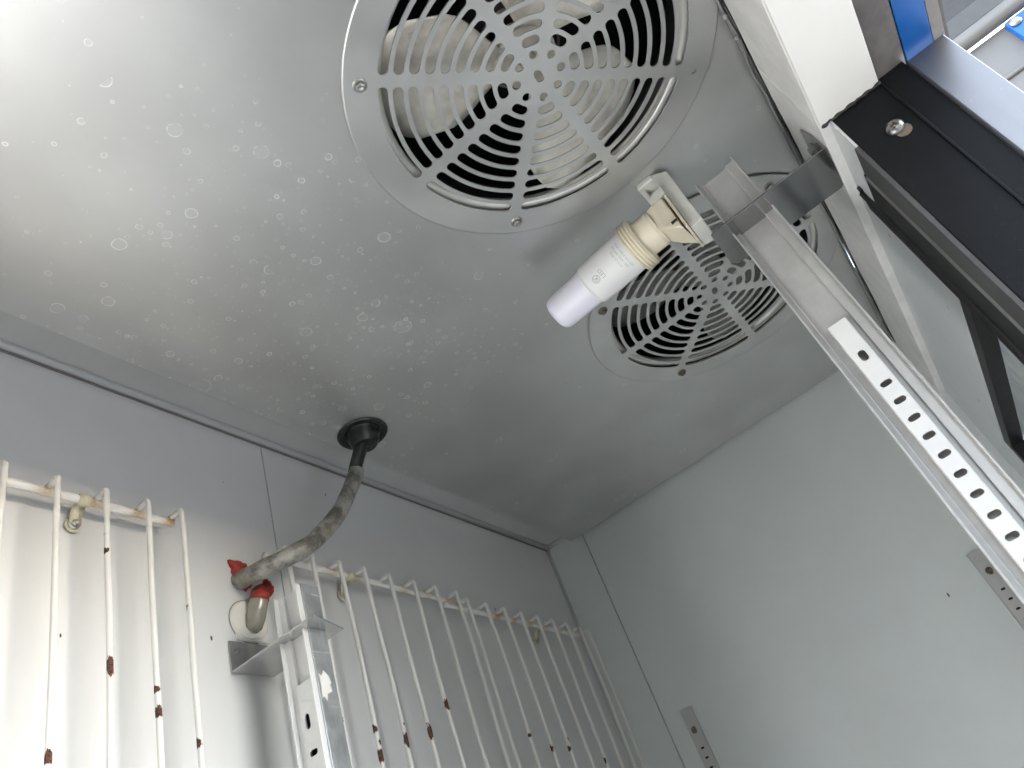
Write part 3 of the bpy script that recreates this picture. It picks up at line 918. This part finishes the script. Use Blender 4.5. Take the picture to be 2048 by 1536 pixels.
# ------------------------------------------------------------------ drain elbow, hose, pipe stub and sealant
de = empty("drain_elbow", (.5368, .3970, 1.80)); tag(de, 'black plastic drain elbow in the overhead panel', 'drain elbow')
obj("flange", lathe((.5368, .3970, 1.7995), (0, 0, -1), [(.0, .0), (.0262, 0), (.0268, .0012), (.0255, .0026), (.0215, .0030), (.0205, .0020), (.0185, .0018), (.0175, .0036)], 40), 'blackplastic', de, smooth=True, auto=35)
obj("cup", lathe((.5368, .3970, 1.7975), (0, 0, -1), [(.0178, 0), (.0170, .004), (.0145, .0115), (.0120, .0150), (0, .0155)], 36), 'blackplastic', de, smooth=True, auto=50)
p0 = Vector((.5352, .3985, 1.7890)); p1 = Vector((.5287, .4105, 1.7600))
obj("spout", tube([p0, p0.lerp(p1, .3), p0.lerp(p1, .7), p1], [.0072, .0070, .0069, .0068], 24), 'blackplastic', de, smooth=True, auto=40)
p2 = p1 + (p1 - p0).normalized() * .009
bm = tube([p1, p1.lerp(p2, .5), p2], [.0052, .0056, .0054], 18)
for v in bm.verts: v.co += Vector([random.uniform(-.0005, .0005) for _ in range(3)])
obj("sooty_end", bm, 'soot', de, smooth=True)

hp = [(.5285, .4105, 1.7570), (.5239, .4118, 1.7454), (.4925, .4140, 1.6972), (.4623, .4190, 1.6649), (.4487, .4250, 1.6546), (.4375, .4320, 1.6482), (.4276, .4405, 1.6438), (.4215, .4540, 1.6425), (.4222, .4690, 1.6462), (.4240, .4810, 1.6490)]
def smooth_path(P, m=8):
    P = [Vector(p) for p in P]; out = []
    for i in range(len(P) - 1):
        a, b, c, d = P[max(i - 1, 0)], P[i], P[i + 1], P[min(i + 2, len(P) - 1)]
        for k in range(m):
            t = k / m
            out.append(.5 * ((2 * b) + (c - a) * t + (2 * a - 5 * b + 4 * c - d) * t * t + (3 * b - a - 3 * c + d) * t ** 3))
    out.append(P[-1]); return out
hpts = smooth_path(hp)
hs = tube(hpts, [.0079 + .0003 * math.sin(k * .4) for k in range(len(hpts))], 22, caps=False)
ho = obj("drain_hose", hs, 'hose', smooth=True, solid=.0011, solid_off=-1)
tag(ho, 'dirty grey curved drain hose between black elbow and back wall', 'hose')

sb = empty("pipe_stub", (.4285, YB, 1.610)); tag(sb, 'short yellowed clear tube stub with red tip in a cream wall flange', 'pipe stub')
obj("flange", lathe((.4280, YB - .0002, 1.6105), (0, -1, 0), [(.0188, 0), (.0188, .0010), (.0176, .0022), (.0125, .0026), (0, .0026)], 40), 'duct', sb, smooth=True, auto=35)
obj("dirt_ring", lathe((.4280, YB - .0001, 1.6105), (0, -1, 0), [(.0199, 0), (.0196, .0005), (.0186, .0006)], 40), 'flange', sb, smooth=True)
obj("base", box((.4130, YB - .0014, 1.5925), (.4450, YB - .0003, 1.6060)), 'duct', sb, bevel=.0006)
t0 = Vector((.4295, YB - .0035, 1.6030)); t1 = Vector((.4330, YB - .0130, 1.6310))
bm = tube([t0 + (t0 - t1) * .1, t0, t0.lerp(t1, .3), t0.lerp(t1, .75), t1], [.0035, .0068, .0083, .0080, .0074], 22)
obj("tube", bm, 'cleartube', sb, smooth=True)
bm = tube([t0.lerp(t1, .80), t0.lerp(t1, .90), t1 + (t1 - t0) * .03], [.0080, .0079, .0074], 20)
for v in bm.verts: v.co += Vector([random.uniform(-.0004, .0004) for _ in range(3)])
cp = obj("red_tip", bm, 'red', sb, smooth=True)

def blob(name, pts, thick, label, parent=None):
    """ragged lump of sealant on the back wall: outline in x,z"""
    bm = bmesh.new()
    cx = sum(p[0] for p in pts) / len(pts); cz = sum(p[1] for p in pts) / len(pts)
    rings = []
    dense = []
    for i, p in enumerate(pts):
        q = pts[(i + 1) % len(pts)]
        for k in range(4):
            t = k / 4; dense.append((p[0] * (1 - t) + q[0] * t + random.uniform(-.0010, .0010), p[1] * (1 - t) + q[1] * t + random.uniform(-.0010, .0010)))
    for s, h in ((1.0, .0002), (.93, .55), (.72, .9), (.4, 1.0)):
        rings.append([bm.verts.new((cx + (x - cx) * s, YB - .0003 - thick * h * random.uniform(.75, 1.15), cz + (z - cz) * s)) for x, z in dense])
    for a, b in zip(rings, rings[1:]):
        for k in range(len(a)): bm.faces.new((a[k], a[(k + 1) % len(a)], b[(k + 1) % len(a)], b[k]))
    bm.faces.new(rings[-1])
    return tag(obj(name, bm, 'red', parent, smooth=True), label, 'sealant')
blob("sealant", [(.4140, 1.6660), (.4215, 1.6670), (.4300, 1.6665), (.4345, 1.6560), (.4360, 1.6440), (.4290, 1.6395), (.4215, 1.6430), (.4165, 1.6550)], .0055, 'red sealant ring where the hose enters the back wall')
blob("sealant_lump", [(.4350, 1.6400), (.4420, 1.6475), (.4480, 1.6480), (.4500, 1.6530), (.4550, 1.6515), (.4575, 1.6440), (.4540, 1.6375), (.4440, 1.6365)], .007, 'torn dark red sealant lump under the hose end')

# ------------------------------------------------------------------ lamp holder and bulb
AX = Vector((.087, .996, 0.0)).normalized()              # from holder to bulb tip
TIP = Vector((.5296, .1493, 1.757))
at = lambda s: TIP - AX * s
lb = empty("light_bulb", tuple(at(.07))); tag(lb, 'white tubular bulb with a milky end, screwed in the cream holder', 'light bulb')
body = lathe(at(.0912), AX, [(.0199, -.004), (.0200, 0), (.0203, .006), (.0202, .030), (.0199, .0455), (.0192, .0478), (.0174, .0486), (.0170, .047)], 56)
obj("body", body, 'bulb', lb, smooth=True, auto=50)
dif = lathe(at(.0440), AX, [(.0176, 0), (.0174, .010), (.0168, .032), (.0164, .0385), (.0152, .0420), (.0120, .0436), (0, .0442)], 48)
obj("diffuser", dif, 'diffuser', lb, smooth=True)
# print on the side that faces down and out
nrm = Vector((-.78, 0, -.62)); nrm = (nrm - AX * nrm.dot(AX)).normalized()
rgt = AX.cross(nrm)
def on_bulb(ang0, s0, R=.02035):
    def fn(x, y):
        a = ang0 + x / R
        return at(s0) + AX * y + (nrm * math.cos(a) + rgt * math.sin(a)) * R
    return fn
bm = bmesh.new()
add_text(bm, "LED", .0052, on_bulb(.05, .0615))
for k, t in enumerate(("A15 CL PK/5", "120V 60Hz 8W 830", "LED 5W 0.08A 3000K")):
    add_text(bm, t, .0031, on_bulb(.10 - .02 * k, .0785 + .0037 * k))
obj("printing", bm, 'print', lb)
bm = bmesh.new()
fn = on_bulb(.0, .0545)
nseg = 40
for r0, r1 in ((.0030, .0036),):
    A = [bm.verts.new(fn(r0 * math.cos(2 * PI * k / nseg), r0 * math.sin(2 * PI * k / nseg))) for k in range(nseg)]
    B = [bm.verts.new(fn(r1 * math.cos(2 * PI * k / nseg), r1 * math.sin(2 * PI * k / nseg))) for k in range(nseg)]
    for k in range(nseg): bm.faces.new((A[k], A[(k + 1) % nseg], B[(k + 1) % nseg], B[k]))
# script monogram: swirls inside the ring
def swirl(pts, w):
    pts = [Vector(p) for p in pts]; prev = None
    for i, p in enumerate(pts):
        t = (pts[min(i + 1, len(pts) - 1)] - pts[max(i - 1, 0)]).normalized(); nn = Vector((-t.y, t.x)) * w
        row = (bm.verts.new(fn(p.x + nn.x, p.y + nn.y)), bm.verts.new(fn(p.x - nn.x, p.y - nn.y)))
        if prev: bm.faces.new((prev[0], prev[1], row[1], row[0]))
        prev = row
swirl([(-.0009 + .0011 * math.cos(t), .0002 + .0015 * math.sin(t)) for t in [.6 + 5.2 * k / 16 for k in range(17)]], .0003)
swirl([(-.0010, -.0002), (-.0002, -.0001), (.0000, -.0012), (-.0006, -.0019)], .00025)
swirl([(.0012 + .0008 * math.cos(t), .0009 + .0009 * math.sin(t)) for t in [.4 + 4.2 * k / 12 for k in range(13)]], .0003)
swirl([(.0012 + .0009 * math.cos(t), -.0009 + .0010 * math.sin(t)) for t in [1.6 + 4.0 * k / 12 for k in range(13)]], .0003)
obj("emblem", bm, 'print', lb)

lh = empty("lamp_holder", (.519, .03, 1.757)); tag(lh, 'cream plastic lamp holder with a ribbed collar, hung from the panel', 'lamp holder')
prof = [(.0202, 0)]
for k in range(4):
    h = -.0002 - .0030 * k
    prof += [(.0226, h - .0002), (.0240, h - .0009), (.0240, h - .0015), (.0224, h - .0026)]
prof += [(.0222, -.0125), (.0168, -.0130)]
obj("collar", lathe(at(.0908), AX, [(r, h) for r, h in prof], 56), 'holder', lh, smooth=True, auto=35)
sock = lathe(at(.1035), AX, [(.0168, .002), (.0170, -.004), (.0172, -.0150), (.0164, -.0160), (.0160, -.0180), (0, -.0180)], 48)
obj("socket", sock, 'holder', lh, smooth=True, auto=35)
c0 = at(.1215)
UPZ = Vector((0, 0, 1)); SX = AX.cross(UPZ)
def prism(name, pts2, fn3, depth_vec, m, parent, bev=.0006):
    bm = bmesh.new()
    a = [bm.verts.new(Vector(fn3(*p))) for p in pts2]; b = [bm.verts.new(Vector(fn3(*p)) + depth_vec) for p in pts2]
    bm.faces.new(a); bm.faces.new(b[::-1])
    for k in range(len(a)): bm.faces.new((a[k], b[k], b[(k + 1) % len(a)], a[(k + 1) % len(a)]))
    return obj(name, bm, m, parent, bevel=bev)
# flared cream base between the socket and the plate
bm = bmesh.new()
secs = []
for s, w, h in ((.1205, .0120, (-.0120, .0120)), (.1275, .0150, (-.0200, .0105)), (.1385, .0160, (-.0310, .0085))):
    c = at(s); secs.append([bm.verts.new(c + SX * (w * a) + UPZ * h[b]) for a, b in ((-1, 0), (1, 0), (1, 1), (-1, 1))])
for A, B in zip(secs, secs[1:]):
    for k in range(4): bm.faces.new((A[k], A[(k + 1) % 4], B[(k + 1) % 4], B[k]))
bm.faces.new(secs[0][::-1]); bm.faces.new(secs[-1])
obj("base", bm, 'holder', lh, bevel=.0012)
obj("base_rim", box((.5015, .0082, 1.7245), (.5380, .0106, 1.7655)), 'holder', lh, bevel=.0005)
XS = .5080
armp = [(-.0030, 1.7905), (-.0042, 1.7265), (.0044, 1.7255), (.0072, 1.7640), (.0072, 1.7780), (.0068, 1.7800), (-.0012, 1.7905)]
obj("plate", box((XS, -.0036, 1.7250), (XS + .030, .0078, 1.7925)), 'holder2', lh, bevel=.0008)
foot = [[(-.0036, 1.7925), (.0085, 1.7995), (.0245, 1.7995), (.0252, 1.7965), (.0232, 1.7745), (.0185, 1.7722), (.0078, 1.7722)],
        [(.0205, 1.7925), (.0090, 1.7825), (.0090, 1.7788), (.0190, 1.7792)]]
obj("gusset", sheet(foot, lambda y, z: (XS + .0030, y, z)), 'holder2', lh, solid=.006, solid_off=0, bevel=.0005)
obj("foot", box((XS - .002, .0090, 1.7945), (XS + .030, .0246, 1.7995)), 'holder2', lh, bevel=.0008)
obj("foot_web", box((XS + .0062, .0080, 1.7760), (XS + .028, .0235, 1.7944)), 'holder2', lh, bevel=.001)
prism("latch", [(.0078, 1.7790), (.0190, 1.7772), (.0232, 1.7725), (.0232, 1.7690), (.0200, 1.7665), (.0120, 1.7680), (.0078, 1.7700)], lambda y, z: (XS - .0045, y, z), Vector((.012, 0, 0)), 'holder2', lh, .0008)
obj("slot", box((.5005, .0125, 1.7345), (.5040, .0180, 1.7362)), 'dark', lh)

# number stamped on the lit blade of the first fan, laid on its skin
from mathutils.bvhtree import BVHTree
fan1_blade = [c for c in fan1.children if c.name.startswith("blade")][0]
rotm = Matrix.Translation(fan1.location) @ Matrix.Rotation(fan1_blade.rotation_euler.z, 4, 'Z')
tree = BVHTree.FromPolygons([rotm @ v.co for v in fan1_blade.data.vertices], [tuple(p.vertices) for p in fan1_blade.data.polygons])
def on_blade(p):
    h = tree.ray_cast(Vector((p.x, p.y, 1.70)), Vector((0, 0, 1)))
    z = h[0].z if h[0] is not None else fan1.location.z
    return Vector((p.x, p.y, z - .0018))
bm = bmesh.new()
ctr = Vector((.2735, .0783, 0)); rd = Vector((.874, .486, 0)).normalized(); upv = Vector((-rd.y, rd.x, 0)) * -1
add_text(bm, "60VA", .0066, lambda x, y: on_blade(ctr + rd * x + upv * y))
obj("lettering", bm, "print", fan1)
